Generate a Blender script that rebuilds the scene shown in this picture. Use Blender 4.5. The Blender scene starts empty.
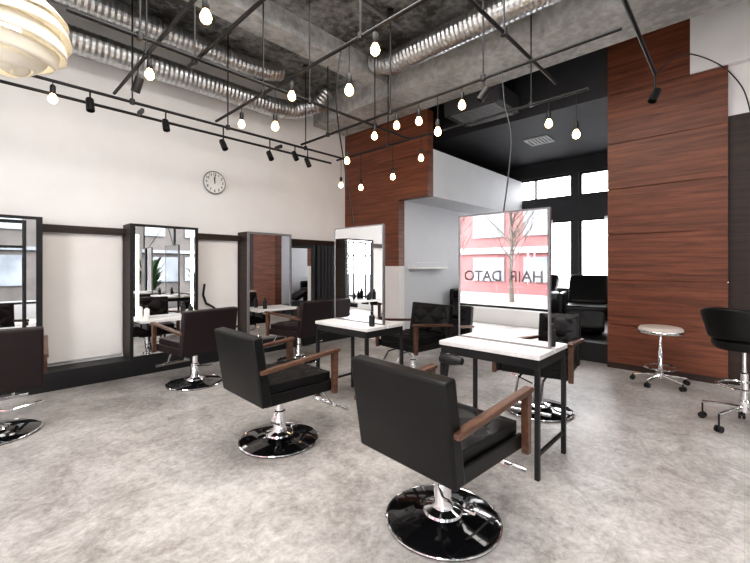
import bpy, bmesh, math, random
from mathutils import Vector, Matrix
random.seed(4)
COL = bpy.context.scene.collection
H = 1.30
# ---------------------------------------------------------------- materials
def newmat(name):
    m = bpy.data.materials.new(name); m.use_nodes = True
    nt = m.node_tree
    return m, nt, nt.nodes["Principled BSDF"]
def simple(name, col, rough=0.5, metal=0.0, bump=0.0, bscale=60, var=0.06, spec=0.5, coat=0.0):
    m, nt, b = newmat(name)
    N = nt.nodes; L = nt.links
    tc = N.new("ShaderNodeTexCoord")
    nz = N.new("ShaderNodeTexNoise"); nz.inputs["Scale"].default_value = bscale; nz.inputs["Detail"].default_value = 3
    L.new(tc.outputs["Object"], nz.inputs["Vector"])
    r = N.new("ShaderNodeValToRGB")
    r.color_ramp.elements[0].position = .3; r.color_ramp.elements[1].position = .7
    r.color_ramp.elements[0].color = (*[max(0, c*(1-var)) for c in col], 1)
    r.color_ramp.elements[1].color = (*[min(1, c*(1+var)) for c in col], 1)
    L.new(nz.outputs["Fac"], r.inputs["Fac"]); L.new(r.outputs["Color"], b.inputs["Base Color"])
    b.inputs["Roughness"].default_value = rough; b.inputs["Metallic"].default_value = metal
    b.inputs["Specular IOR Level"].default_value = spec
    b.inputs["Coat Weight"].default_value = coat
    if bump:
        bp = N.new("ShaderNodeBump"); bp.inputs["Strength"].default_value = bump; bp.inputs["Distance"].default_value = .01
        L.new(nz.outputs["Fac"], bp.inputs["Height"]); L.new(bp.outputs["Normal"], b.inputs["Normal"])
    return m
def emis(name, col, s):
    m, nt, b = newmat(name)
    b.inputs["Base Color"].default_value = (*col, 1)
    b.inputs["Emission Color"].default_value = (*col, 1); b.inputs["Emission Strength"].default_value = s
    return m
def wood(name, c1, c2, scale=(3, 1.2, 22), rough=.45):
    m, nt, b = newmat(name); N = nt.nodes; L = nt.links
    tc = N.new("ShaderNodeTexCoord"); mp = N.new("ShaderNodeMapping"); mp.inputs["Scale"].default_value = scale
    L.new(tc.outputs["Object"], mp.inputs["Vector"])
    n1 = N.new("ShaderNodeTexNoise"); n1.inputs["Scale"].default_value = 1.0; n1.inputs["Detail"].default_value = 7; n1.inputs["Roughness"].default_value = .65; n1.inputs["Distortion"].default_value = .6
    L.new(mp.outputs["Vector"], n1.inputs["Vector"])
    r = N.new("ShaderNodeValToRGB"); r.color_ramp.elements[0].position = .34; r.color_ramp.elements[1].position = .66
    r.color_ramp.elements[0].color = (*c1, 1); r.color_ramp.elements[1].color = (*c2, 1)
    L.new(n1.outputs["Fac"], r.inputs["Fac"]); L.new(r.outputs["Color"], b.inputs["Base Color"])
    b.inputs["Roughness"].default_value = rough
    return m
def concrete(name, c1, c2, scale=1.2, rough=.8, bump=.3, lo=.36, hi=.64):
    m, nt, b = newmat(name); N = nt.nodes; L = nt.links
    tc = N.new("ShaderNodeTexCoord")
    n1 = N.new("ShaderNodeTexNoise"); n1.inputs["Scale"].default_value = scale; n1.inputs["Detail"].default_value = 10; n1.inputs["Roughness"].default_value = .7
    n2 = N.new("ShaderNodeTexNoise"); n2.inputs["Scale"].default_value = scale*9; n2.inputs["Detail"].default_value = 6
    L.new(tc.outputs["Object"], n1.inputs["Vector"]); L.new(tc.outputs["Object"], n2.inputs["Vector"])
    mx = N.new("ShaderNodeMix"); mx.data_type = 'FLOAT'; mx.inputs[0].default_value = .35
    L.new(n1.outputs["Fac"], mx.inputs[2]); L.new(n2.outputs["Fac"], mx.inputs[3])
    r = N.new("ShaderNodeValToRGB"); r.color_ramp.elements[0].position = lo; r.color_ramp.elements[1].position = hi
    r.color_ramp.elements[0].color = (*c1, 1); r.color_ramp.elements[1].color = (*c2, 1)
    L.new(mx.outputs[0], r.inputs["Fac"]); L.new(r.outputs["Color"], b.inputs["Base Color"])
    b.inputs["Roughness"].default_value = rough
    bp = N.new("ShaderNodeBump"); bp.inputs["Strength"].default_value = bump; bp.inputs["Distance"].default_value = .01
    L.new(n2.outputs["Fac"], bp.inputs["Height"]); L.new(bp.outputs["Normal"], b.inputs["Normal"])
    return m
def floormat():
    m, nt, b = newmat("floor_stone_vinyl"); N = nt.nodes; L = nt.links
    tc = N.new("ShaderNodeTexCoord")
    def nz(s, d, r, dist=0):
        n = N.new("ShaderNodeTexNoise"); n.inputs["Scale"].default_value = s; n.inputs["Detail"].default_value = d; n.inputs["Roughness"].default_value = r; n.inputs["Distortion"].default_value = dist
        L.new(tc.outputs["Object"], n.inputs["Vector"]); return n
    a = nz(1.5, 8, .68, .5); c = nz(6, 9, .78, 1.2); d = nz(30, 5, .7)
    mx = N.new("ShaderNodeMix"); mx.data_type = 'FLOAT'; mx.inputs[0].default_value = .5
    L.new(a.outputs["Fac"], mx.inputs[2]); L.new(c.outputs["Fac"], mx.inputs[3])
    mx2 = N.new("ShaderNodeMix"); mx2.data_type = 'FLOAT'; mx2.inputs[0].default_value = .25
    L.new(mx.outputs[0], mx2.inputs[2]); L.new(d.outputs["Fac"], mx2.inputs[3])
    r = N.new("ShaderNodeValToRGB"); e = r.color_ramp.elements
    e[0].position = .41; e[0].color = (.215, .195, .18, 1)
    e[1].position = .60; e[1].color = (.55, .53, .51, 1)
    k = e.new(.5); k.color = (.375, .353, .335, 1)
    L.new(mx2.outputs[0], r.inputs["Fac"])
    br = N.new("ShaderNodeTexBrick"); br.inputs["Scale"].default_value = 1.0
    br.inputs["Brick Width"].default_value = .9; br.inputs["Row Height"].default_value = .45; br.inputs["Mortar Size"].default_value = .0015
    br.inputs["Color1"].default_value = (1, 1, 1, 1); br.inputs["Color2"].default_value = (.91, .91, .91, 1); br.inputs["Mortar"].default_value = (.8, .8, .8, 1)
    L.new(tc.outputs["Object"], br.inputs["Vector"])
    mm = N.new("ShaderNodeMix"); mm.data_type = 'RGBA'; mm.blend_type = 'MULTIPLY'; mm.inputs[0].default_value = 1
    L.new(r.outputs["Color"], mm.inputs[6]); L.new(br.outputs["Color"], mm.inputs[7]); L.new(mm.outputs[2], b.inputs["Base Color"])
    rr = N.new("ShaderNodeMapRange"); rr.inputs[3].default_value = .28; rr.inputs[4].default_value = .48
    L.new(c.outputs["Fac"], rr.inputs[0]); L.new(rr.outputs[0], b.inputs["Roughness"])
    return m
M = {}
M["floor"] = floormat()
M["white"] = simple("white_plaster", (.85, .84, .83), .8, var=.02, bscale=3)
M["panel"] = simple("warm_white_panel", (.85, .815, .79), .6, var=.02, bscale=3)
M["grey"] = simple("cool_grey_plaster", (.66, .67, .69), .8, var=.02, bscale=3)
M["conc"] = concrete("raw_concrete", (.06, .06, .058), (.33, .33, .32), 1.6, lo=.41, hi=.59)
M["beam"] = concrete("beam_concrete", (.32, .32, .31), (.60, .60, .59), 1.4, lo=.4, hi=.6)
M["dark"] = simple("charcoal_paint", (.040, .042, .047), .6, var=.1, bscale=4)
M["darkwood"] = wood("dark_brown_wood", (.018, .010, .007), (.045, .025, .018), rough=.5)
M["wood"] = wood("red_brown_wood", (.090, .027, .013), (.23, .080, .040))
M["armwood"] = wood("chair_arm_wood", (.060, .028, .018), (.15, .075, .045), (8, 30, 30), .30)
M["black"] = simple("black_metal", (.010, .010, .011), .45, bscale=30)
M["leather"] = simple("black_leather", (.007, .0068, .007), .38, bump=.12, bscale=220, spec=.3)
M["leather_brown"] = simple("dark_brown_leather", (.017, .010, .011), .40, bump=.12, bscale=220, spec=.3)
M["gloss"] = simple("gloss_black", (.006, .006, .007), .08, bscale=8, coat=.5)
M["chrome"] = simple("chrome", (.85, .85, .86), .08, 1.0, var=.02)
M["duct"] = simple("duct_foil", (.62, .63, .64), .28, 1.0, bump=.5, bscale=14)
M["mirror"] = simple("mirror_glass", (.90, .91, .92), .01, 1.0, var=.005)
M["top"] = concrete("white_marble_top", (.66, .65, .64), (.80, .79, .78), 5, .3, .02)
M["bulb"] = emis("warm_bulb", (1, .64, .30), 14)
M["led"] = emis("led_strip", (1, .93, .82), 6)
M["shade"] = simple("cream_shade", (.86, .80, .68), .7, var=.02)
M["paper"] = simple("white_plastic", (.82, .82, .80), .45, var=.02)
M["letter"] = simple("letter_film", (.26, .20, .21), .5, var=.02)
M["seatwhite"] = simple("cream_vinyl", (.66, .60, .55), .4, var=.03)
M["facade"] = simple("red_facade", (.20, .075, .075), .8, var=.15, bscale=2)
M["facadepale"] = simple("pale_facade", (.36, .34, .335), .8, var=.15, bscale=1)
M["facadegrey"] = simple("grey_brown_facade", (.06, .054, .05), .8, var=.3, bscale=1)
M["facadewin"] = simple("facade_window", (.13, .145, .16), .3, var=.3, bscale=1)
M["asphalt"] = concrete("asphalt", (.12, .12, .12), (.2, .2, .2), 2)
M["bark"] = simple("bark", (.08, .065, .055), .9, var=.3, bscale=20)
M["steelgrey"] = simple("grey_steel", (.3, .3, .31), .4, .6)
M["green"] = simple("leaf_green", (.05, .13, .035), .6, var=.3)
M["soil"] = simple("terracotta_pot", (.35, .33, .31), .7, var=.1)
def glassmat():
    m = bpy.data.materials.new("thin_window_glass"); m.use_nodes = True; nt = m.node_tree; nt.nodes.clear()
    o = nt.nodes.new("ShaderNodeOutputMaterial"); t = nt.nodes.new("ShaderNodeBsdfTransparent"); g = nt.nodes.new("ShaderNodeBsdfGlossy")
    g.inputs["Roughness"].default_value = .02; x = nt.nodes.new("ShaderNodeMixShader"); x.inputs[0].default_value = .05
    nt.links.new(t.outputs[0], x.inputs[1]); nt.links.new(g.outputs[0], x.inputs[2]); nt.links.new(x.outputs[0], o.inputs[0])
    return m
M["glass"] = glassmat()
def sheer():
    m = bpy.data.materials.new("sheer_curtain"); m.use_nodes = True; nt = m.node_tree; nt.nodes.clear()
    o = nt.nodes.new("ShaderNodeOutputMaterial"); t = nt.nodes.new("ShaderNodeBsdfTranslucent"); g = nt.nodes.new("ShaderNodeBsdfDiffuse")
    t.inputs[0].default_value = (.9, .9, .9, 1); g.inputs[0].default_value = (.85, .85, .85, 1)
    x = nt.nodes.new("ShaderNodeMixShader"); x.inputs[0].default_value = .35
    nt.links.new(t.outputs[0], x.inputs[1]); nt.links.new(g.outputs[0], x.inputs[2]); nt.links.new(x.outputs[0], o.inputs[0])
    return m
M["curtain"] = sheer()
# ---------------------------------------------------------------- mesh helpers
def b_box(bm, lo, hi):
    vs = [bm.verts.new((x, y, z)) for x in (lo[0], hi[0]) for y in (lo[1], hi[1]) for z in (lo[2], hi[2])]
    for f in ((0,1,3,2),(4,6,7,5),(0,4,5,1),(2,3,7,6),(0,2,6,4),(1,5,7,3)):
        bm.faces.new([vs[i] for i in f])
def b_lathe(bm, prof, seg=32, c=(0, 0, 0)):
    rings = []
    for r, z in prof:
        if r < 1e-5: rings.append([bm.verts.new((c[0], c[1], c[2]+z))])
        else: rings.append([bm.verts.new((c[0]+r*math.cos(2*math.pi*i/seg), c[1]+r*math.sin(2*math.pi*i/seg), c[2]+z)) for i in range(seg)])
    for a, b in zip(rings, rings[1:]):
        for i in range(seg):
            j = (i+1) % seg
            if len(a) == 1 and len(b) == 1: continue
            if len(a) == 1: bm.faces.new((a[0], b[j], b[i]))
            elif len(b) == 1: bm.faces.new((a[i], a[j], b[0]))
            else: bm.faces.new((a[i], a[j], b[j], b[i]))
def b_tube(bm, pts, r, seg=10, closed=False, radii=None):
    pts = [Vector(p) for p in pts]; n = len(pts); rings = []
    prev = None
    for i, p in enumerate(pts):
        if closed: t = (pts[(i+1) % n]-pts[i-1]).normalized()
        elif i == 0: t = (pts[1]-p).normalized()
        elif i == n-1: t = (p-pts[i-1]).normalized()
        else: t = ((pts[i+1]-p).normalized()+(p-pts[i-1]).normalized()).normalized()
        if prev is None:
            up = Vector((0, 0, 1)) if abs(t.z) < .9 else Vector((1, 0, 0))
            a = t.cross(up).normalized()
        else: a = (prev-t*prev.dot(t)).normalized()
        prev = a; b = t.cross(a); rr = radii[i] if radii else r
        rings.append([bm.verts.new(p+a*rr*math.cos(2*math.pi*k/seg)+b*rr*math.sin(2*math.pi*k/seg)) for k in range(seg)])
    m = n if closed else n-1
    for i in range(m):
        A = rings[i]; B = rings[(i+1) % n]
        for k in range(seg):
            j = (k+1) % seg; bm.faces.new((A[k], A[j], B[j], B[k]))
    if not closed:
        bm.faces.new(rings[0][::-1]); bm.faces.new(rings[-1])
def mk(name, bm, mat, parent=None, bevel=0, smooth=False, loc=None, rot=None, seg=2):
    bmesh.ops.recalc_face_normals(bm, faces=bm.faces)
    me = bpy.data.meshes.new(name); bm.to_mesh(me); bm.free()
    me.materials.append(M[mat] if isinstance(mat, str) else mat)
    ob = bpy.data.objects.new(name, me); COL.objects.link(ob)
    if smooth:
        for p in me.polygons: p.use_smooth = True
        try: me.set_sharp_from_angle(angle=math.radians(40))
        except Exception: pass
    if bevel:
        md = ob.modifiers.new("bevel", "BEVEL"); md.width = bevel; md.segments = seg; md.limit_method = 'ANGLE'
    if parent: ob.parent = parent
    if loc: ob.location = loc
    if rot: ob.rotation_euler = rot
    return ob
def box(name, lo, hi, mat, parent=None, bevel=0, **k):
    bm = bmesh.new(); b_box(bm, lo, hi); return mk(name, bm, mat, parent, bevel, **k)
def boxes(name, bl, mat, parent=None, bevel=0, **k):
    bm = bmesh.new()
    for lo, hi in bl: b_box(bm, lo, hi)
    return mk(name, bm, mat, parent, bevel, **k)
def lathe(name, prof, mat, parent=None, seg=32, c=(0, 0, 0), **k):
    bm = bmesh.new(); b_lathe(bm, prof, seg, c); return mk(name, bm, mat, parent, smooth=True, **k)
def tube(name, pts, r, mat, parent=None, seg=10, closed=False, **k):
    bm = bmesh.new(); b_tube(bm, pts, r, seg, closed); return mk(name, bm, mat, parent, smooth=True, **k)
def tag(ob, label, cat, group=None):
    ob["label"] = label; ob["category"] = cat
    if group: ob["group"] = group
    return ob
def root(name, label, cat, loc=(0, 0, 0), rz=0, group=None):
    e = bpy.data.objects.new(name, None); e.empty_display_size = .1; COL.objects.link(e)
    e.location = loc; e.rotation_euler = (0, 0, rz); return tag(e, label, cat, group)
def struct(ob): ob["kind"] = "structure"; return ob
def sbox(name, lo, hi, mat, bevel=0): return struct(box(name, lo, hi, mat, bevel=bevel))
def dup(src, loc, rz, label=None):
    r = src.copy(); COL.objects.link(r); r.location = loc; r.rotation_euler = (0, 0, rz)
    if label: r["label"] = label
    def rec(s, d):
        for c in s.children:
            n = c.copy(); COL.objects.link(n); n.parent = d; rec(c, n)
    rec(src, r)
    return r
def text_mesh(name, body, size, mat, mtx, parent=None, ext=.001, bold=0):
    cu = bpy.data.curves.new(name, 'FONT'); cu.body = body; cu.size = size; cu.align_x = 'CENTER'; cu.align_y = 'CENTER'; cu.extrude = ext; cu.offset = bold
    o = bpy.data.objects.new(name, cu); COL.objects.link(o)
    bpy.context.view_layer.update()
    me = bpy.data.meshes.new_from_object(o.evaluated_get(bpy.context.evaluated_depsgraph_get()))
    bpy.data.objects.remove(o); me.transform(mtx); me.materials.clear(); me.materials.append(M[mat])
    ob = bpy.data.objects.new(name, me); COL.objects.link(ob)
    if parent: ob.parent = parent
    return ob
# ---------------------------------------------------------------- room shell
sbox("floor", (-3.2, -2.7, -.1), (8.7, 5.7, 0), "floor")
sbox("ceiling", (-3.2, -2.7, 4.2), (5.9, 5.7, 4.35), "conc")
sbox("ceiling_rear", (5.72, 1.28, 3.5), (8.7, 5.7, 4.35), "dark")
sbox("wall_left", (-3.2, 5.5, 0), (4.95, 5.7, 4.2), "white")
sbox("wall_rear_left", (4.95, 5.5, 0), (8.7, 5.7, 4.2), "dark")
seams = [1.3, 1.85, 2.4, 3.08, 3.76]
bl = []
for a, b in zip(seams, seams[1:]):
    y0 = 3.58 if a >= 2.39 else 4.17
    bl.append(((4.95, y0, a+.003), (5.1, 5.5, b-.003)))
bl.append(((4.965, 4.185, 1.3), (5.09, 5.49, 3.75))); bl.append(((4.965, 3.59, 2.42), (5.09, 5.49, 3.75)))
struct(boxes("wall_wood", bl, "wood"))
sbox("wall_wood_lower", (4.96, 4.17, 0), (5.1, 5.5, 1.3), "white")
sbox("wall_bulkhead", (5.1, 3.58, 2.41), (8.5, 5.5, 3.16), "grey")
sbox("wall_alcove", (5.1, 4.20, 0), (8.5, 4.35, 2.41), "grey")
seams = [0.0, .55, 1.12, 1.7, 2.28, 2.86, 3.49, 4.2]
bl = []
for a, b in zip(seams, seams[1:]):
    y0 = .13 if b <= 3.5 else .45
    bl.append(((5.7, y0, a+.004), (5.9, 1.28, b-.004)))
bl.append(((5.71, .14, 0), (5.89, 1.27, 3.48))); bl.append(((5.71, .46, 0.01), (5.89, 1.265, 4.2)))
struct(boxes("wall_right", bl, "wood"))
sbox("wall_right_upper", (5.68, -2.7, 3.49), (5.95, .45, 4.2), "white")
sbox("wall_right_band", (5.78, -2.7, 2.95), (5.95, .13, 3.49), "white")
sbox("wall_right_lower", (5.78, -2.7, 0), (5.95, .13, 2.95), "darkwood")
sbox("wall_rear_side", (5.9, 1.12, 0), (8.5, 1.28, 3.5), "grey")
def wall_x(name, x0, x1, y0, y1, z0, z1, holes, mat):
    ys = sorted({y0, y1, *[h[0] for h in holes], *[h[1] for h in holes]})
    zs = sorted({z0, z1, *[h[2] for h in holes], *[h[3] for h in holes]})
    bl = []
    for a, b in zip(ys, ys[1:]):
        for c, d in zip(zs, zs[1:]):
            my, mz = (a+b)/2, (c+d)/2
            if any(h[0] < my < h[1] and h[2] < mz < h[3] for h in holes): continue
            bl.append(((x0, a, c), (x1, b, d)))
    return struct(boxes(name, bl, mat))
def wall_y(name, y0, y1, x0, x1, z0, z1, holes, mat):
    xs = sorted({x0, x1, *[h[0] for h in holes], *[h[1] for h in holes]})
    zs = sorted({z0, z1, *[h[2] for h in holes], *[h[3] for h in holes]})
    bl = []
    for a, b in zip(xs, xs[1:]):
        for c, d in zip(zs, zs[1:]):
            my, mz = (a+b)/2, (c+d)/2
            if any(h[0] < my < h[1] and h[2] < mz < h[3] for h in holes): continue
            bl.append(((a, y0, c), (b, y1, d)))
    return struct(boxes(name, bl, mat))
rh = [(2.55, 4.05, 2.72, 3.2), (1.3, 2.42, 2.72, 3.2), (2.55, 4.05, .8, 2.25), (1.3, 2.42, .8, 2.25)]
wall_x("wall_rear", 8.5, 8.7, 1.12, 5.7, 0, 4.2, rh, "dark")
n = 1
for (a, b, c, d) in rh:
    t = .04
    struct(boxes("window_%d" % n, [((8.55, a, c), (8.62, a+t, d)), ((8.55, b-t, c), (8.62, b, d)), ((8.55, a+t, c), (8.62, b-t, c+t)), ((8.55, a+t, d-t), (8.62, b-t, d)), ((8.55, (a+b)/2-.02, c+t), (8.62, (a+b)/2+.02, d-t))], "black")); n += 1
wh = [(-1.9, .3, .35, 3.3), (.5, 2.7, .35, 3.3), (2.9, 5.1, .35, 3.3)]
wall_x("wall_front", -3.2, -3.0, -2.7, 5.5, 0, 4.2, wh, "white")
sh = [(-2.7, -.8, .35, 3.3), (-.6, 1.3, .35, 3.3), (1.5, 3.4, .35, 3.3), (3.6, 5.4, .35, 3.3)]
wall_y("wall_side", -2.7, -2.5, -3.0, 5.68, 0, 4.2, sh, "grey")
for (a, b, c, d) in wh:
    t = .05
    struct(boxes("window_%d" % n, [((-3.13, a, c), (-3.05, a+t, d)), ((-3.13, b-t, c), (-3.05, b, d)), ((-3.13, a+t, c), (-3.05, b-t, c+t)), ((-3.13, a+t, d-t), (-3.05, b-t, d))], "black")); n += 1
for (a, b, c, d) in sh:
    t = .05
    struct(boxes("window_%d" % n, [((a, -2.63, c), (a+t, -2.55, d)), ((b-t, -2.63, c), (b, -2.55, d)), ((a+t, -2.63, c), (b-t, -2.55, c+t)), ((a+t, -2.63, d-t), (b-t, -2.55, d)), ((a+t, -2.63, 2.5), (b-t, -2.55, 2.55)), (((a+b)/2-.02, -2.63, c+t), ((a+b)/2+.02, -2.55, 2.5))], "black")); n += 1
struct(box("window_%d" % n, (-3.10, 2.95, .4), (-3.095, 5.05, 3.25), "glass"))
R = root("window_lettering", "dark cut lettering film on the shop window", "lettering", (-3.09, 3.92, 1.06))
for wd, dy in (("HAIR", .50), ("DATO", -.52)):
    mt = Matrix.Translation((0, -dy, 0)) @ Matrix.Rotation(math.pi/2, 4, 'Z') @ Matrix.Rotation(math.pi/2, 4, 'X')
    text_mesh("lettering_word", wd, .34, "letter", mt, R, .002, .004)
struct(box("trim_1", (4.2, -2.5, 3.76), (4.95, 5.5, 4.2), "beam"))
struct(box("trim_2", (-3.0, 3.75, 3.95), (4.2, 4.05, 4.2), "beam"))
struct(box("trim_3", (-3.0, 5.2, 0), (4.95, 5.5, .2), "black", bevel=.004))
struct(boxes("trim_4", [((-3.0, 5.42, 1.67), (-.2, 5.5, 1.75)), ((.53, 5.42, 1.67), (1.31, 5.5, 1.75)), ((2.09, 5.42, 1.67), (2.79, 5.5, 1.75)), ((3.54, 5.42, 1.67), (4.9, 5.5, 1.75)), ((3.54, 5.42, .2), (3.6, 5.5, 1.67))], "darkwood"))
struct(boxes("trim_5", [((.55, 5.47, .24), (1.29, 5.5, 1.67)), ((2.11, 5.47, .24), (2.77, 5.5, 1.67)), ((-2.9, 5.47, .24), (-.25, 5.5, 1.67))], "panel"))
struct(boxes("door_1", [((3.62, 5.46, .2), (4.85, 5.5, 1.67)), ((3.62, 5.40, .2), (3.68, 5.46, 1.67)), ((4.12, 5.40, .2), (4.16, 5.46, 1.67))], "dark"))
struct(box("window_%d" % (n+1), (3.70, 5.43, .45), (4.10, 5.455, 1.6), "mirror"))
bm = bmesh.new()
pts = []
for i in range(60):
    x = 4.18+i*.011; pts.append((x, 5.38+.025*math.sin(i*.9)))
for (a, b) in zip(pts, pts[1:]):
    vs = [bm.verts.new((a[0], a[1], .22)), bm.verts.new((b[0], b[1], .22)), bm.verts.new((b[0], b[1], 1.66)), bm.verts.new((a[0], a[1], 1.66))]
    bm.faces.new(vs)
bmesh.ops.remove_doubles(bm, verts=bm.verts, dist=.0005)
tag(mk("curtain", bm, "black", smooth=True), "black draped curtain hanging in a doorway", "curtain")
struct(box("trim_6", (5.85, 1.28, 0), (8.5, 4.19, .26), "black", bevel=.005))
struct(boxes("baseboard_right", [((5.685, .13, 0), (5.70, 1.28, .07))], "darkwood"))
for k, (a, b) in enumerate([(2.9, 4.0), (1.35, 1.95)]):
    bm = bmesh.new(); prev = None
    for i in range(61):
        y = a+(b-a)*i/60; x = 8.42+.02*math.sin(i*1.1)
        cur = (bm.verts.new((x, y, .75)), bm.verts.new((x, y, 2.26)))
        if prev: bm.faces.new((prev[0], cur[0], cur[1], prev[1]))
        prev = cur
    tag(mk("window_curtain", bm, "curtain", smooth=True), "white sheer curtain hanging inside a rear window", "curtain", "rear window curtains")
# ---------------------------------------------------------------- exterior
g = box("street", (-40, -40, -.25), (40, 40, -.12), "asphalt"); g["kind"] = "structure"; g["label"] = "grey asphalt street outside the shop"; g["category"] = "street"
def building(name_label, xr, yr, h, facade, axis, nwin, step, x_face, mats):
    fb = root("street_building", name_label, "building", group="street buildings")
    box("building_wall", (xr[0], yr[0], -.12), (xr[1], yr[1], h), facade, fb)
    src = None
    for j in range(int(h//2.3)-1):
        for i in range(nwin):
            z = .5+j*2.3
            if axis == 'X':
                y = yr[0]+1+i*step; lo, hi, at = (0, 0, 0), (.08, step*.64, 1.25), (x_face, y, z)
            else:
                x = xr[0]+1+i*step; lo, hi, at = (0, 0, 0), (step*.64, .08, 1.25), (x, x_face, z)
            if src is None: src = box("window", lo, hi, mats, fb); o = src
            else: o = src.copy(); COL.objects.link(o); o.parent = fb
            o.location = at
        if axis == 'X': box("facade_band", (xr[1], yr[0], z+1.45), (xr[1]+.15, yr[1], z+1.75), "facadepale", fb)
        else: box("facade_band", (xr[0], yr[1], z+1.45), (xr[1], yr[1]+.15, z+1.6), "facadewin", fb)
    return fb
building("pinkish red building across the street with pale bands", (-17, -14), (-6, 20), 7.2, "facade", 'X', 9, 2.8, -14.0, "facadewin")
building("grey brown building across the side street", (-12, 16), (-14, -11), 9.3, "facadegrey", 'Y', 10, 2.7, -11.0, "facadewin")
for (ty, tx) in ((6.6, -9.5), (9.6, -9.8), (3.2, -9.2)):
    tr = root("street_tree", "bare street tree with thin branches", "tree", (tx, ty, -.12), group="bare trees along the street")
    bm = bmesh.new(); b_tube(bm, [(0, 0, 0), (.03, .05, 1.2), (0, 0, 2.4), (.1, .1, 4.4)], .07, 8, radii=[.1, .08, .06, .02])
    for i in range(30):
        a = random.random()*6.28; z = 1.5+random.random()*2.2; l = .8+random.random()*1.2
        p = [(0, 0, z), (math.cos(a)*l*.5, math.sin(a)*l*.5, z+l*.5), (math.cos(a)*l*.8, math.sin(a)*l*.8, z+l*1.1)]
        b_tube(bm, p, .02, 5, radii=[.03, .018, .006])
        for q in range(2): b_tube(bm, [p[1], (p[1][0]+random.uniform(-.5, .5), p[1][1]+random.uniform(-.5, .5), p[1][2]+.6)], .01, 5)
    mk("trunk", bm, "bark", tr, smooth=True)
def plant(x, y, s, label):
    R = root("potted_plant", label, "plant", (x, y, 0), group="potted plants by the window")
    lathe("pot", [(0, 0), (.14*s, 0), (.19*s, .36*s), (.17*s, .36*s), (.16*s, .32*s), (0, .32*s)], "soil", R, 24)
    bm = bmesh.new()
    for i in range(70):
        a = random.random()*6.28; l = (.25+random.random()*.35)*s; u = random.uniform(.8, 2.0)
        pts = []
        for k in range(6):
            t = k/5; r = l*t*.8; z = .34*s+l*u*t*(1.6-.9*t)*1.1
            w = .04*s*math.sin(math.pi*min(1, t*.9+.08))
            c, d = math.cos(a), math.sin(a)
            pts.append((bm.verts.new((c*r-d*w, d*r+c*w, z)), bm.verts.new((c*r+d*w, d*r-c*w, z))))
        for A, B in zip(pts, pts[1:]): bm.faces.new((A[0], A[1], B[1], B[0]))
    mk("foliage", bm, "green", R, smooth=True)
plant(3.5, -1.6, 1.3, "tall leafy potted plant beside the shop window"); plant(4.9, -1.7, 1.1, "leafy potted plant beside the shop window")
# ---------------------------------------------------------------- styling chair
def tuft(bm, u0, u1, v0, v1, mapf, nu=30, nv=30, cu=4, cv=4, amp=.026):
    grid = []
    for i in range(nu+1):
        row = []
        for j in range(nv+1):
            a, b = i/nu, j/nv
            p, q = a*cu, b*cv
            d1 = abs(math.sin(math.pi*(p+q)/2)); d2 = abs(math.sin(math.pi*(p-q)/2))
            h = amp*(d1*d2)**.35
            e = min(a, 1-a, b, 1-b); h = h*min(1, e*10) if e < .1 else h
            row.append(bm.verts.new(mapf(u0+(u1-u0)*a, v0+(v1-v0)*b, h)))
        grid.append(row)
    for i in range(nu):
        for j in range(nv):
            bm.faces.new((grid[i][j], grid[i+1][j], grid[i+1][j+1], grid[i][j+1]))
def b_prism(bm, prof, y0, y1):
    a = [bm.verts.new((x, y0, zz)) for x, zz in prof]; b = [bm.verts.new((x, y1, zz)) for x, zz in prof]
    k = len(prof)
    for i in range(k): bm.faces.new((a[i], a[(i+1) % k], b[(i+1) % k], b[i]))
    bm.faces.new(a); bm.faces.new(b[::-1])
def root_part(name, parent):
    e = bpy.data.objects.new(name, None); e.empty_display_size = .05; COL.objects.link(e); e.parent = parent; return e
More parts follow.
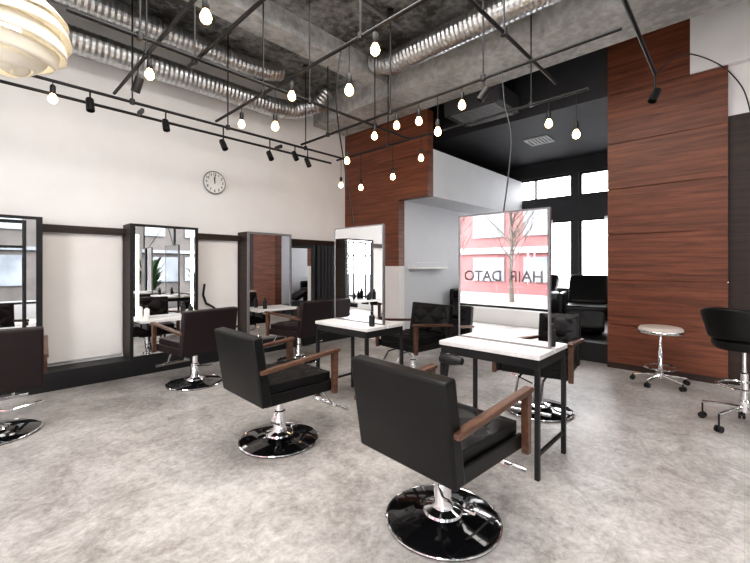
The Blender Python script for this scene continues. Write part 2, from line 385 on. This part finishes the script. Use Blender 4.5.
def styling_chair(label, lm="leather", loc=(0, 0, 0), rz=0, lift=0.0):
    R = root("styling_chair", label, "chair", loc, rz, "salon styling chairs")
    z = lift
    lathe("base_disc", [(0, 0), (.285, 0), (.292, .006), (.29, .014), (.27, .022), (.16, .036), (.085, .05), (.075, .06), (0, .06)], "gloss", R, 56)
    bm = bmesh.new(); b_tube(bm, [(.288*math.cos(a*math.pi/28), .288*math.sin(a*math.pi/28), .013) for a in range(56)], .006, 8, True)
    mk("base_rim", bm, "chrome", R, smooth=True)
    lathe("column", [(0, .05), (.10, .05), (.095, .062), (.055, .075), (.045, .10), (.043, .22), (.030, .225), (.030, .33+z), (.06, .335+z), (.06, .345+z), (0, .345+z)], "chrome", R, 32)
    bm = bmesh.new(); b_tube(bm, [(-.04, 0, .2), (-.12, -.10, .2), (-.17, -.26, .24), (-.17, -.30, .245)], .008, 8)
    mk("pump_lever", bm, "chrome", R, smooth=True)
    box("seat_plate", (-.16, -.14, .34+z), (.16, .14, .375+z), "black", R, .005)
    bm = bmesh.new(); b_box(bm, (-.27, -.265, .37+z), (.27, .265, .445+z))
    mk("seat_base", bm, lm, R, .015, smooth=True, seg=3)
    bm = bmesh.new()
    tuft(bm, -.25, .275, -.26, .26, lambda u, v, h: (u, v, .51+h+z))
    b_box(bm, (-.25, -.26, .443+z), (.275, .26, .512+z))
    mk("seat", bm, lm, R, .014, smooth=True)
    th = math.radians(9)
    def bk(u, v, h):
        return (-.255-(v)*math.sin(th)+h*math.cos(th), u, .385+v*math.cos(th)+h*math.sin(th)+z)
    bm = bmesh.new()
    vs = {}
    nx, ny = 10, 8
    for side in (0, 1):
        for i in range(nx+1):
            for j in range(ny+1):
                u = -.30+.60*i/nx; v = .465*j/ny
                h = -.045 if side == 0 else .03
                if side == 0: h -= .012*math.sin(math.pi*i/nx)*math.sin(math.pi*j/ny)
                vs[(side, i, j)] = bm.verts.new(bk(u, v, h))
    for side in (0, 1):
        for i in range(nx):
            for j in range(ny):
                bm.faces.new([vs[(side, i, j)], vs[(side, i+1, j)], vs[(side, i+1, j+1)], vs[(side, i, j+1)]])
    for i in range(nx):
        for j in (0, ny): bm.faces.new([vs[(0, i, j)], vs[(0, i+1, j)], vs[(1, i+1, j)], vs[(1, i, j)]])
    for j in range(ny):
        for i in (0, nx): bm.faces.new([vs[(0, i, j)], vs[(0, i, j+1)], vs[(1, i, j+1)], vs[(1, i, j)]])
    mk("backrest", bm, lm, R, .014, smooth=True, seg=3)
    bm = bmesh.new(); tuft(bm, -.27, .27, .12, .45, lambda u, v, h: bk(u, v, .03+h), cu=4, cv=3)
    mk("backrest_cushion", bm, lm, R, smooth=True)
    for sy in (-1, 1):
        y0, y1 = sorted((sy*.284, sy*.330))
        A = root_part("armrest", R)
        bm = bmesh.new(); b_prism(bm, [(-.32, .604+z), (-.32, .630+z), (.31, .690+z), (.325, .674+z), (.31, .663+z)], y0, y1)
        mk("arm_board", bm, "armwood", A, .005)
        bm = bmesh.new(); b_prism(bm, [(.262, .36+z), (.256, .653+z), (.304, .661+z), (.296, .36+z)], y0+.004, y1-.004)
        mk("arm_post", bm, "armwood", A, .004)
        ya, yb = sorted((sy*.262, sy*.284))
        box("arm_panel", (-.27, ya, .375+z), (.29, yb, .45+z), lm, R, .006)
    bm = bmesh.new()
    b_tube(bm, [(.10, -.10, .355+z), (.30, -.10, .34+z), (.42, -.10, .18+z), (.50, -.12, .15+z)], .010, 8)
    b_tube(bm, [(.10, .10, .355+z), (.30, .10, .34+z), (.42, .10, .18+z), (.50, .12, .15+z)], .010, 8)
    b_tube(bm, [(.50, -.20, .15+z), (.50, .20, .15+z)], .014, 10)
    b_tube(bm, [(.42, -.14, .18+z), (.42, .14, .18+z)], .010, 8)
    mk("footrest", bm, "chrome", R, smooth=True)
    return R
HP = math.pi/2
c1 = styling_chair("black leather styling chair with wooden arms beside a styling table", loc=(1.68, 1.12, 0), rz=math.radians(-4), lift=.0)
dup(c1, (1.61, 2.52, 0), math.radians(-2), "black leather styling chair with wooden arms facing a table mirror")
dup(c1, (3.56, 1.35, 0), math.pi+.15, "tufted black styling chair on the far side of a table")
dup(c1, (3.56, 2.78, 0), math.pi-.1, "tufted black styling chair behind the second table")
c2 = styling_chair("dark brown leather styling chair facing a wall mirror", "leather_brown", (1.74, 4.42, 0), HP+.12)
dup(c2, (.13, 4.18, 0), HP-.1, "dark brown leather styling chair beside the wall plinth")
dup(c2, (3.15, 4.45, 0), HP+.2, "dark brown leather styling chair facing the last wall mirror")
# ---------------------------------------------------------------- styling tables
def table(loc):
    R = root("styling_table", "narrow styling table, pale stone top on black steel legs", "table", loc, group="island styling tables")
    w, d, h = .36, .255, .76
    box("tabletop", (-d, -w, h-.03), (-.012, w, h), "top", R, .003)
    box("tabletop", (.012, -w, h-.03), (d, w, h), "top", R, .003)
    box("apron", (-d+.01, -w+.01, h-.09), (d-.01, w-.01, h-.031), "black", R, .003)
    for sx in (-1, 1):
        for sy in (-1, 1):
            x = sx*(d-.02); y = sy*(w-.02)
            box("leg", (x-.014, y-.014, 0), (x+.014, y+.014, h-.088), "black", R, .002)
    for sy in (-1, 1):
        y = sy*(w-.02)
        box("stretcher", (-d+.034, y-.01, .14), (d-.034, y+.01, .16), "black", R, .002)
    return R
t1 = table((2.62, 1.25, 0)); dup(t1, (2.62, 2.71, 0), 0)
def smirror(y):
    R = root("standing_mirror", "rectangular double-sided mirror in thin metal frame standing on a styling table", "mirror", (2.62, y, .76), group="island mirrors")
    w, h, f = .34, .925, .012
    boxes("mirror_frame", [((-.014, -w, 0), (.014, -w+f, h)), ((-.014, w-f, 0), (.014, w, h)), ((-.014, -w+f, h-f), (.014, w-f, h)), ((-.014, -w+f, 0), (.014, w-f, f))], "steelgrey", R)
    box("mirror_glass", (-.011, -w+f, f), (.011, w-f, h-f), "mirror", R)
smirror(1.255); smirror(2.72)
def bottle(x, y, z, r, h, mat="black", label="small black spray bottle on a styling table", cap=True, grp="small bottles"):
    R = root("bottle", label, "bottle", (x, y, z), group=grp)
    lathe("bottle_body", [(0, 0), (r, 0), (r, h*.72), (r*.4, h*.82), (r*.4, h*.86), (0, h*.86)], mat, R, 16)
    if cap: lathe("bottle_cap", [(0, h*.85), (r*.5, h*.85), (r*.5, h), (0, h)], "black", R, 12)
bottle(2.72, .945, .76, .028, .15); bottle(2.50, 2.42, .76, .026, .13)
R = root("hair_dryer", "black hair dryer hanging from the side of the styling table", "hair dryer", (2.32, 1.50, .60))
bm = bmesh.new(); b_tube(bm, [(0, .06, .045), (0, -.02, .05), (0, -.05, .05), (0, -.11, .05)], .035, 16, radii=[.03, .04, .036, .024]); mk("dryer_body", bm, "black", R, smooth=True)
bm = bmesh.new(); b_tube(bm, [(0, .01, .03), (0, .02, -.05), (0, .03, -.11)], .016, 10); mk("dryer_handle", bm, "black", R, smooth=True)
box("dryer_hook", (0, -.01, .07), (.054, .01, .09), "chrome", R)
# ---------------------------------------------------------------- wall mirrors
def wmirror(x0, x1, led=False, label="tall mirror on dark wooden back panel fixed to the wall", fr="steelgrey", fw=.035, bars=False):
    R = root("wall_mirror", label, "mirror", ((x0+x1)/2, 5.22, .2), group="wall mirrors")
    w = (x1-x0)/2
    box("mirror_panel", (-w, .0, 0), (w, .28, 1.6), "darkwood", R, .004)
    box("mirror_glass", (-w+fw, -.012, .03), (w-fw, -.001, 1.57), "mirror", R)
    boxes("mirror_frame", [((-w, -.02, 0), (-w+fw, 0, 1.6)), ((w-fw, -.02, 0), (w, 0, 1.6)), ((-w+fw, -.02, 1.57), (w-fw, 0, 1.6)), ((-w+fw, -.02, 0), (w-fw, 0, .03))], fr, R)
    if bars:
        for lo, hi in (((w-.15, -.09, .47), (w-.13, -.07, 1.55)), ((-w+.13, -.09, .47), (-w+.15, -.07, 1.55)), ((-w+.15, -.09, 1.53), (w-.15, -.07, 1.55)), ((-w+.15, -.09, 1.28), (w-.15, -.07, 1.30)),
                       ((w-.15, -.07, 1.53), (w-.13, -.013, 1.55)), ((-w+.13, -.07, 1.53), (-w+.15, -.013, 1.55))):
            box("rack_bar", lo, hi, "black", R)
    if led:
        for s in (-1, 1):
            box("light_strip", (s*(w-.075)-.014, -.024, .45), (s*(w-.075)+.014, -.013, 1.47), "led", R)
    return R
wmirror(-.2, .53, fr="black", fw=.05, bars=True, label="wall mirror with black frame and thin metal rack bars")
wmirror(1.31, 2.09, True, "tall wall mirror with vertical light strips and dark wooden back", "black"); wmirror(2.79, 3.54)
def counter(xc, label="white counter shelf bracketed below a wall mirror"):
    R = root("counter_shelf", label, "shelf", (xc, 5.2, .64), group="wall counter shelves")
    box("shelf_board", (-.34, -.24, 0), (.34, -.022, .035), "top", R, .004)
    for s in (-1, 1): box("bracket", (s*.26-.012, -.2, -.08), (s*.26+.012, -.022, -.001), "black", R, .002)
for xc in (.165, 1.70, 3.165): counter(xc)
g2 = "bottles on wall counters"
bottle(-.05, 5.04, .675, .035, .19, "black", "black pump bottle on a wall counter shelf", grp=g2)
bottle(.05, 5.06, .675, .03, .15, "leather_brown", "brown pump bottle on a wall counter shelf", grp=g2)
bottle(.13, 5.02, .675, .03, .12, "black", "black pump bottle on a wall counter shelf", grp=g2)
bottle(1.45, 5.08, .675, .03, .16, "paper", "white pump bottle on a wall counter shelf", grp=g2)
bottle(1.95, 5.08, .675, .03, .15, "black", "black pump bottle on a wall counter shelf", grp=g2)
bottle(3.0, 5.08, .675, .03, .16, "black", "black pump bottle on a wall counter shelf", grp=g2)
tag(tube("dryer_cable", [(2.28, 5.452, 1.05), (2.26, 5.452, .9), (2.30, 5.452, .78), (2.40, 5.452, .72), (2.50, 5.452, .62), (2.55, 5.452, .45)], .014, "black"), "black cable hanging on the white wall panel", "cable")
# ---------------------------------------------------------------- clock
R = root("wall_clock", "round white wall clock with grey rim and numerals", "clock", (2.43, 5.5, 2.49))
bm = bmesh.new(); b_lathe(bm, [(0, 0), (.150, 0), (.150, .03), (0, .03)], 48); bmesh.ops.rotate(bm, verts=bm.verts, matrix=Matrix.Rotation(math.pi/2, 3, 'X')); mk("clock_face", bm, "paper", R, smooth=True)
bm = bmesh.new(); b_tube(bm, [(.155*math.cos(a*math.pi/24), -.022, .155*math.sin(a*math.pi/24)) for a in range(48)], .011, 8, True); mk("clock_rim", bm, "steelgrey", R, smooth=True)
for k in range(1, 13):
    a = math.pi/2-k*math.pi/6
    mt = Matrix.Translation((.118*math.cos(a), -.0315, .118*math.sin(a))) @ Matrix.Rotation(math.pi/2, 4, 'X')
    text_mesh("numeral", str(k), .05, "black", mt, R, .0008, .001)
for (nm, ang, ln, wd) in (("hour_hand", math.radians(94), .075, .007), ("minute_hand", math.radians(88), .105, .005)):
    bm = bmesh.new(); b_box(bm, (-.015, -.036, -wd), (ln, -.033, wd)); bmesh.ops.rotate(bm, verts=bm.verts, matrix=Matrix.Rotation(-ang, 3, 'Y')); mk(nm, bm, "black", R)
# ---------------------------------------------------------------- ceiling ducts
def duct(name, pts, r, label):
    n = []
    P = [Vector(p) for p in pts]
    for a, b in zip(P, P[1:]):
        L = (b-a).length; k = max(2, int(L/.028))
        for i in range(k): n.append(a.lerp(b, i/k))
    n.append(P[-1])
    rad = [r*(1+(.035 if i % 2 else -.02)) for i in range(len(n))]
    bm = bmesh.new(); b_tube(bm, n, r, 28, radii=rad)
    o = mk(name, bm, "duct", smooth=False); tag(o, label, "duct", "ceiling ducts"); return o
duct("ventilation_duct", [(-2.9, 5.2, 3.72), (3.2, 5.2, 3.72), (3.6, 5.2, 3.78), (3.9, 5.0, 3.92), (4.0, 4.9, 4.12)], .135, "ribbed silver ventilation duct along the white wall under the ceiling")
duct("ventilation_duct", [(-2.9, 4.86, 4.0), (2.6, 4.86, 4.0), (2.9, 4.86, 4.03), (3.1, 4.86, 4.1)], .12, "ribbed silver ventilation duct tight under the concrete ceiling")
duct("ventilation_duct", [(3.80, -2.4, 3.93), (3.80, 3.3, 3.93), (3.80, 3.5, 4.0), (3.80, 3.6, 4.08)], .14, "ribbed silver ventilation duct running beside the concrete beam")
for (p, q) in (((-2.9, 2.2, 4.15), (3.6, 2.2, 4.15)), ((-2.9, 3.0, 4.16), (3.6, 3.0, 4.16)), ((1.6, -2.4, 4.10), (1.6, 3.7, 4.10))):
    tag(tube("conduit", [p, q], .02, "steelgrey"), "thin grey conduit clamped under the ceiling", "pipe", "ceiling conduits")
R = root("air_conditioner", "black ceiling cassette air conditioner hanging on rods", "air conditioner", (5.30, 2.85, 3.56))
box("ac_body", (-.32, -.45, .0), (.32, .45, .24), "dark", R, .01)
boxes("ac_grille", [((-.28+i*.055, -.36, -.012), (-.255+i*.055, .36, 0)) for i in range(11)], "steelgrey", R)
for sx in (-1, 1):
    for sy in (-1, 1): box("hanger_rod", (sx*.28-.006, sy*.38-.006, .24), (sx*.28+.006, sy*.38+.006, .64), "black", R)
R = root("ceiling_vent", "white square ceiling vent in the dark rear ceiling", "vent", (6.9, 2.6, 3.48))
boxes("vent_frame", [((-.2, -.2, 0), (.2, -.17, .02)), ((-.2, .17, 0), (.2, .2, .02)), ((-.2, -.17, 0), (-.17, .17, .02)), ((.17, -.17, 0), (.2, .17, .02))]+[((-.17, -.14+i*.06, .004), (.17, -.11+i*.06, .016)) for i in range(5)], "grey", R)
# ---------------------------------------------------------------- light pipe grid
PZ = 3.0
def pipe(p, q, rods=(), r=.015, label="black steel lighting pipe suspended from the ceiling", ceil=4.2):
    R = root("lighting_pipe", label, "pipe", (0, 0, 0), group="suspended lighting pipes")
    p, q = Vector(p), Vector(q); R.location = p
    tube("pipe_bar", [(0, 0, 0), q-p], r, "black", R, 12)
    for t in rods:
        c = (q-p)*t
        cz = ceil
        bm = bmesh.new(); b_tube(bm, [(c.x, c.y, .01), (c.x, c.y, cz-p.z)], .008, 8); b_lathe(bm, [(0, cz-p.z-.03), (.04, cz-p.z-.03), (.04, cz-p.z), (0, cz-p.z)], 12, (c.x, c.y, 0)); b_lathe(bm, [(0, -.02), (.025, -.02), (.025, .03), (0, .03)], 12, (c.x, c.y, 0))
        mk("hanger_rod", bm, "black", R, smooth=True)
    return R
pipe((-2.8, 4.6, PZ), (4.06, 4.6, PZ), (.15, .42, .58, .73, .9))
R = pipe((-2.8, 4.78, PZ-.06), (4.0, 4.78, PZ-.06), ())
for t in (.1, .35, .6, .85): box("pipe_bracket", (6.8*t-.015, -.165, -.01), (6.8*t+.015, -.016, .03), "black", R)
pipe((.45, 3.25, PZ), (4.06, 3.25, PZ), (.12, .55, .82))
pipe((1.02, 4.6, PZ+.04), (1.02, -.5, PZ+.04), (.2, .45))
pipe((1.33, 3.5, PZ+.04), (1.33, -.5, PZ+.04), (.03, .4))
pipe((2.06, 4.6, PZ+.04), (2.06, -.8, PZ+.04), (.2, .46, .7))
pipe((3.3, 4.6, PZ+.04), (3.3, .65, PZ+.04), (.15, .43, .72))
pipe((4.1, 4.75, PZ), (4.1, 1.08, PZ), (.3, .85), ceil=4.2)
pipe((.2, 1.33, PZ+.08), (3.95, 1.33, PZ+.08), (.7,))
pipe((2.0, .57, PZ+.08), (4.4, .60, PZ+.08), (.3,))
def bulb(x, y, z, top=PZ):
    R = root("pendant_bulb", "bare warm glowing bulb in black socket hanging from a lighting pipe", "pendant light", (x, y, z), group="bare pendant bulbs")
    lathe("bulb", [(0, -.055), (.018, -.052), (.031, -.038), (.035, -.02), (.032, -.002), (.02, .022), (.013, .035), (0, .036)], "bulb", R, 16)
    lathe("socket", [(0, .03), (.018, .03), (.022, .04), (.022, .10), (.012, .115), (0, .115)], "black", R, 14)
    if top-z > .13: tube("cord", [(0, 0, .11), (0, 0, top-z)], .004, "black", R, 6)
for p in [(1.02, 2.42, 2.86), (1.02, 3.5, 2.87), (.54, 4.6, 2.85), (2.06, 3.02, 2.88), (2.06, 3.30, 2.67), (2.06, 3.97, 2.86), (2.06, 2.24, 2.69), (2.06, 1.96, 2.90),
          (3.3, 3.15, 2.84), (3.3, 2.81, 2.88), (3.3, 2.5, 2.85), (3.3, 2.26, 2.68), (3.3, 3.63, 2.64), (3.3, 1.98, 2.87),
          (4.1, 1.45, 2.77), (4.1, 1.19, 2.6), (4.1, 4.2, 2.5), (4.1, 4.65, 2.6), (4.1, 3.56, 2.56), (4.1, 3.07, 2.73)]:
    bulb(*p, top=(PZ-.015 if p[0] in (.54, 4.1) else PZ+.025))
def spot(x, y, z, rx, rz, top=PZ-.015):
    R = root("track_spotlight", "small black cylindrical spotlight clamped to a lighting pipe", "spotlight", (x, y, z), rz, "black track spotlights")
    tube("spot_arm", [(0, 0, .0), (0, 0, top-z)], .008, "black", R, 8)
    bm = bmesh.new(); b_lathe(bm, [(0, .06), (.03, .06), (.034, .05), (.036, -.07), (.030, -.07), (.028, -.05), (0, -.05)], 20)
    bmesh.ops.rotate(bm, verts=bm.verts, matrix=Matrix.Rotation(rx, 3, 'X')); mk("spot_can", bm, "black", R, smooth=True)
for p in [(.82, 4.6, 2.87, -.3, 0), (2.15, 4.6, 2.78, -.5, .3), (2.79, 4.6, 2.78, -.6, 0), (3.19, 4.6, 2.86, -.5, .2), (3.41, 4.6, 2.81, -.4, .5), (1.5, 4.6, 2.85, -.4, 0)]:
    spot(*p)
spot(1.02, 3.82, 2.88, .4, .5, PZ+.024); spot(3.3, 1.75, 2.90, .6, .5, PZ+.024); spot(4.38, .60, 2.88, .5, 1.0, PZ+.064)
def cable(pts, label, r=.006):
    P = [Vector(p) for p in pts]; out = []
    for i in range(len(P)-1):
        p0 = P[max(0, i-1)]; p1 = P[i]; p2 = P[i+1]; p3 = P[min(len(P)-1, i+2)]
        for k in range(8):
            t = k/8
            out.append(.5*((2*p1)+(-p0+p2)*t+(2*p0-5*p1+4*p2-p3)*t*t+(-p0+3*p1-3*p2+p3)*t**3))
    out.append(P[-1])
    tag(tube("hanging_cable", out, r, "black", seg=6), label, "cable", "loose black cables")
cable([(2.06, 2.34, 3.02), (2.05, 2.38, 2.6), (2.45, 2.72, 2.2), (2.62, 2.78, 1.69)], "black power cable dropping from a pipe to a mirror")
cable([(3.28, 1.56, 3.02), (3.20, 1.50, 2.7), (3.0, 1.35, 2.3), (2.65, 1.25, 1.69)], "black power cable dropping from a pipe to a mirror")
cable([(4.41, .60, 3.08), (5.0, .45, 3.45), (5.66, .2, 3.5), (5.66, .02, 3.2), (5.7, -.05, 2.9)], "black cable drooping across the white wall")
# ---------------------------------------------------------------- paper pendant lamp
R = root("pendant_lamp", "large round cream pendant lamp of overlapping curved bands", "pendant light", (.16, 2.95, 2.62))
bm = bmesh.new()
bands = 8; rad = .26
for k in range(bands):
    t0 = math.pi*(k+.10)/bands; t1 = math.pi*(k+1.10)/bands
    rings = []
    for j in range(5):
        t = t0+(t1-t0)*j/4; f = j/4
        rr = rad*math.sin(min(t, math.pi-.02))*(.88+.15*f)+.01; zz = rad*.88*math.cos(t)-.012*f
        rings.append([bm.verts.new((rr*math.cos(a*math.pi/32), rr*math.sin(a*math.pi/32), zz+.014*math.sin(a*math.pi/16+k*1.3))) for a in range(64)])
    for A, B in zip(rings, rings[1:]):
        for i in range(64): bm.faces.new((A[i], A[(i+1) % 64], B[(i+1) % 64], B[i]))
o = mk("lamp_shade", bm, "shade", R, smooth=True)
md = o.modifiers.new("sol", "SOLIDIFY"); md.thickness = .004
lathe("lamp_bulb", [(0, -.06), (.04, -.04), (.05, 0), (.03, .05), (0, .06)], "led", R, 16)
tube("lamp_cord", [(0, 0, .05), (0, 0, 1.58)], .005, "black", R, 8)
# ---------------------------------------------------------------- stools
def caster_base(R, rad, z, mat="chrome", nleg=5, off=0):
    for i in range(nleg):
        a = off+i*2*math.pi/nleg; c, s = math.cos(a), math.sin(a)
        bm = bmesh.new(); b_tube(bm, [(c*.03, s*.03, z+.03), (c*rad*.6, s*rad*.6, z+.015), (c*rad, s*rad, z)], .013, 8); mk("leg", bm, mat, R, smooth=True)
        bm = bmesh.new()
        w = Vector((-s, c, 0)); ce = Vector((c*rad, s*rad, .026))
        for sg in (-1, 1):
            b_tube(bm, [ce+w*.006*sg, ce+w*.022*sg], .026, 14)
        b_tube(bm, [ce+Vector((0, 0, 0)), (c*rad, s*rad, z+.003)], .007, 6)
        mk("caster", bm, "black", R, smooth=True)
R = root("rolling_stool", "round cream stool on chrome column with five casters beside wood wall", "stool", (5.26, .67, 0))
caster_base(R, .26, .07, off=.3)
lathe("stool_column", [(0, .07), (.035, .07), (.035, .13), (.024, .14), (.024, .36), (.016, .37), (.016, .56), (0, .56)], "chrome", R, 20)
lathe("foot_ring", [(.145, .185), (.155, .175), (.165, .185), (.155, .195), (.145, .185)], "chrome", R, 32)
lathe("stool_seat", [(0, .56), (.19, .56), (.205, .575), (.205, .61), (.19, .63), (.15, .637), (0, .64)], "seatwhite", R, 40)
lathe("seat_band", [(.207, .57), (.211, .575), (.211, .59), (.207, .595)], "chrome", R, 40)
R = root("cutting_stool", "black padded swivel stool with low back on chrome caster base", "stool", (4.28, .0, 0), math.radians(-25))
caster_base(R, .27, .14, off=.5)
lathe("stool_column", [(0, .14), (.035, .14), (.035, .22), (.026, .23), (.026, .44), (.016, .45), (.016, .64), (0, .64)], "chrome", R, 20)
bm = bmesh.new(); b_tube(bm, [(.17*math.cos(a*math.pi/20), .17*math.sin(a*math.pi/20), .34) for a in range(40)], .01, 8, True)
for k in range(3):
    a = k*2.094; b_tube(bm, [(0, 0, .31), (.17*math.cos(a), .17*math.sin(a), .34)], .007, 6)
mk("foot_ring", bm, "chrome", R, smooth=True)
lathe("stool_seat", [(0, .64), (.18, .635), (.20, .66), (.205, .70), (.18, .732), (.12, .74), (0, .735)], "leather", R, 40)
bm = bmesh.new(); vs = []
for j in range(7):
    row = []
    for i in range(21):
        a = math.pi*.5+math.pi*(i/20)*1.0; t = j/6
        rr = .20+.05*t; hh = .725+.25*t*(1-.35*abs(i/10-1)**2)
        row.append(bm.verts.new((rr*math.cos(a), rr*math.sin(a), hh)))
    vs.append(row)
for j in range(6):
    for i in range(20): bm.faces.new((vs[j][i], vs[j][i+1], vs[j+1][i+1], vs[j+1][i]))
o = mk("backrest", bm, "leather", R, smooth=True); md = o.modifiers.new("s", "SOLIDIFY"); md.thickness = .05; md.offset = 0
md = o.modifiers.new("b", "BEVEL"); md.width = .015; md.segments = 3
# ---------------------------------------------------------------- shampoo chairs at the rear
def shampoo(loc, rz, label):
    R = root("shampoo_chair", label, "chair", loc, rz, "reclining shampoo chairs")
    box("chair_base", (-.25, -.22, 0), (.25, .22, .22), "black", R, .02)
    box("seat", (-.32, -.30, .22), (.32, .30, .42), "leather", R, .05, smooth=True, seg=4)
    bm = bmesh.new(); b_box(bm, (-.08, -.30, 0), (.08, .30, .58)); bmesh.ops.rotate(bm, verts=bm.verts, matrix=Matrix.Rotation(-.6, 3, 'Y')); mk("backrest", bm, "leather", R, .05, smooth=True, loc=(-.33, 0, .38), seg=4)
    for s in (-1, 1): box("armrest", (-.36, s*.36-.05, .2), (.26, s*.36+.05, .6), "leather", R, .04, smooth=True, seg=4)
    bm = bmesh.new(); b_box(bm, (0, -.27, -.05), (.42, .27, .05)); bmesh.ops.rotate(bm, verts=bm.verts, matrix=Matrix.Rotation(.5, 3, 'Y')); mk("leg_rest", bm, "leather", R, .03, smooth=True, loc=(.30, 0, .32), seg=4)
    return R
shampoo((6.9, 1.85, .26), math.pi+.2, "black padded shampoo chair on the rear platform")
shampoo((6.9, 2.8, .26), math.pi-.05, "black padded shampoo chair on the rear platform")
shampoo((6.7, 3.74, .26), math.pi, "black padded shampoo chair beside the grey wall")
R = root("wall_shelf", "white wall shelf with thin rail on grey wall", "shelf", (5.75, 4.20, 1.28))
box("shelf_board", (-.5, -.16, -.03), (.5, 0, 0), "paper", R, .003)
bm = bmesh.new(); b_tube(bm, [(-.48, -.15, .0), (-.48, -.15, .08), (.48, -.15, .08), (.48, -.15, 0)], .008, 6); mk("shelf_rail", bm, "paper", R, smooth=True)
R = root("intercom", "small white wall intercom panel on wood cladding", "intercom", (4.95, 4.75, 1.72))
box("intercom_body", (-.02, -.06, 0), (0, .06, .14), "paper", R, .004); box("intercom_screen", (-.022, -.04, .07), (-.0195, .04, .12), "black", R)
# ---------------------------------------------------------------- world, light, camera
w = bpy.data.worlds.new("World"); bpy.context.scene.world = w; w.use_nodes = True
bg = w.node_tree.nodes["Background"]; bg.inputs[0].default_value = (.98, .98, 1.0, 1); bg.inputs[1].default_value = 12.0
def area(name, loc, rot, sx, sy, e, col=(1, 1, 1)):
    l = bpy.data.lights.new(name, 'AREA'); l.shape = 'RECTANGLE'; l.size = sx; l.size_y = sy; l.energy = e; l.color = col
    o = bpy.data.objects.new(name, l); COL.objects.link(o); o.location = loc; o.rotation_euler = rot; return o
area("added_fill_light", (1.2, 1.5, 4.06), (0, 0, 0), 3.8, 3.2, 190, (1, .96, .91))  # added fill light below the ceiling to lift the room, no fixture there
cam = bpy.data.cameras.new("camera"); co = bpy.data.objects.new("camera", cam); COL.objects.link(co)
cam.sensor_width = 36; cam.lens = 388/750*36; cam.shift_y = -(281.5-266)/750; cam.clip_start = .05
th = math.radians(43.6)
co.location = (0, 0, H); co.rotation_euler = (math.pi/2, 0, th-math.pi/2)
bpy.context.scene.camera = co
vs_ = bpy.context.scene.view_settings
vs_.view_transform = 'Standard'
vs_.exposure = 0.08
try: vs_.look = 'Medium High Contrast'
except Exception: pass
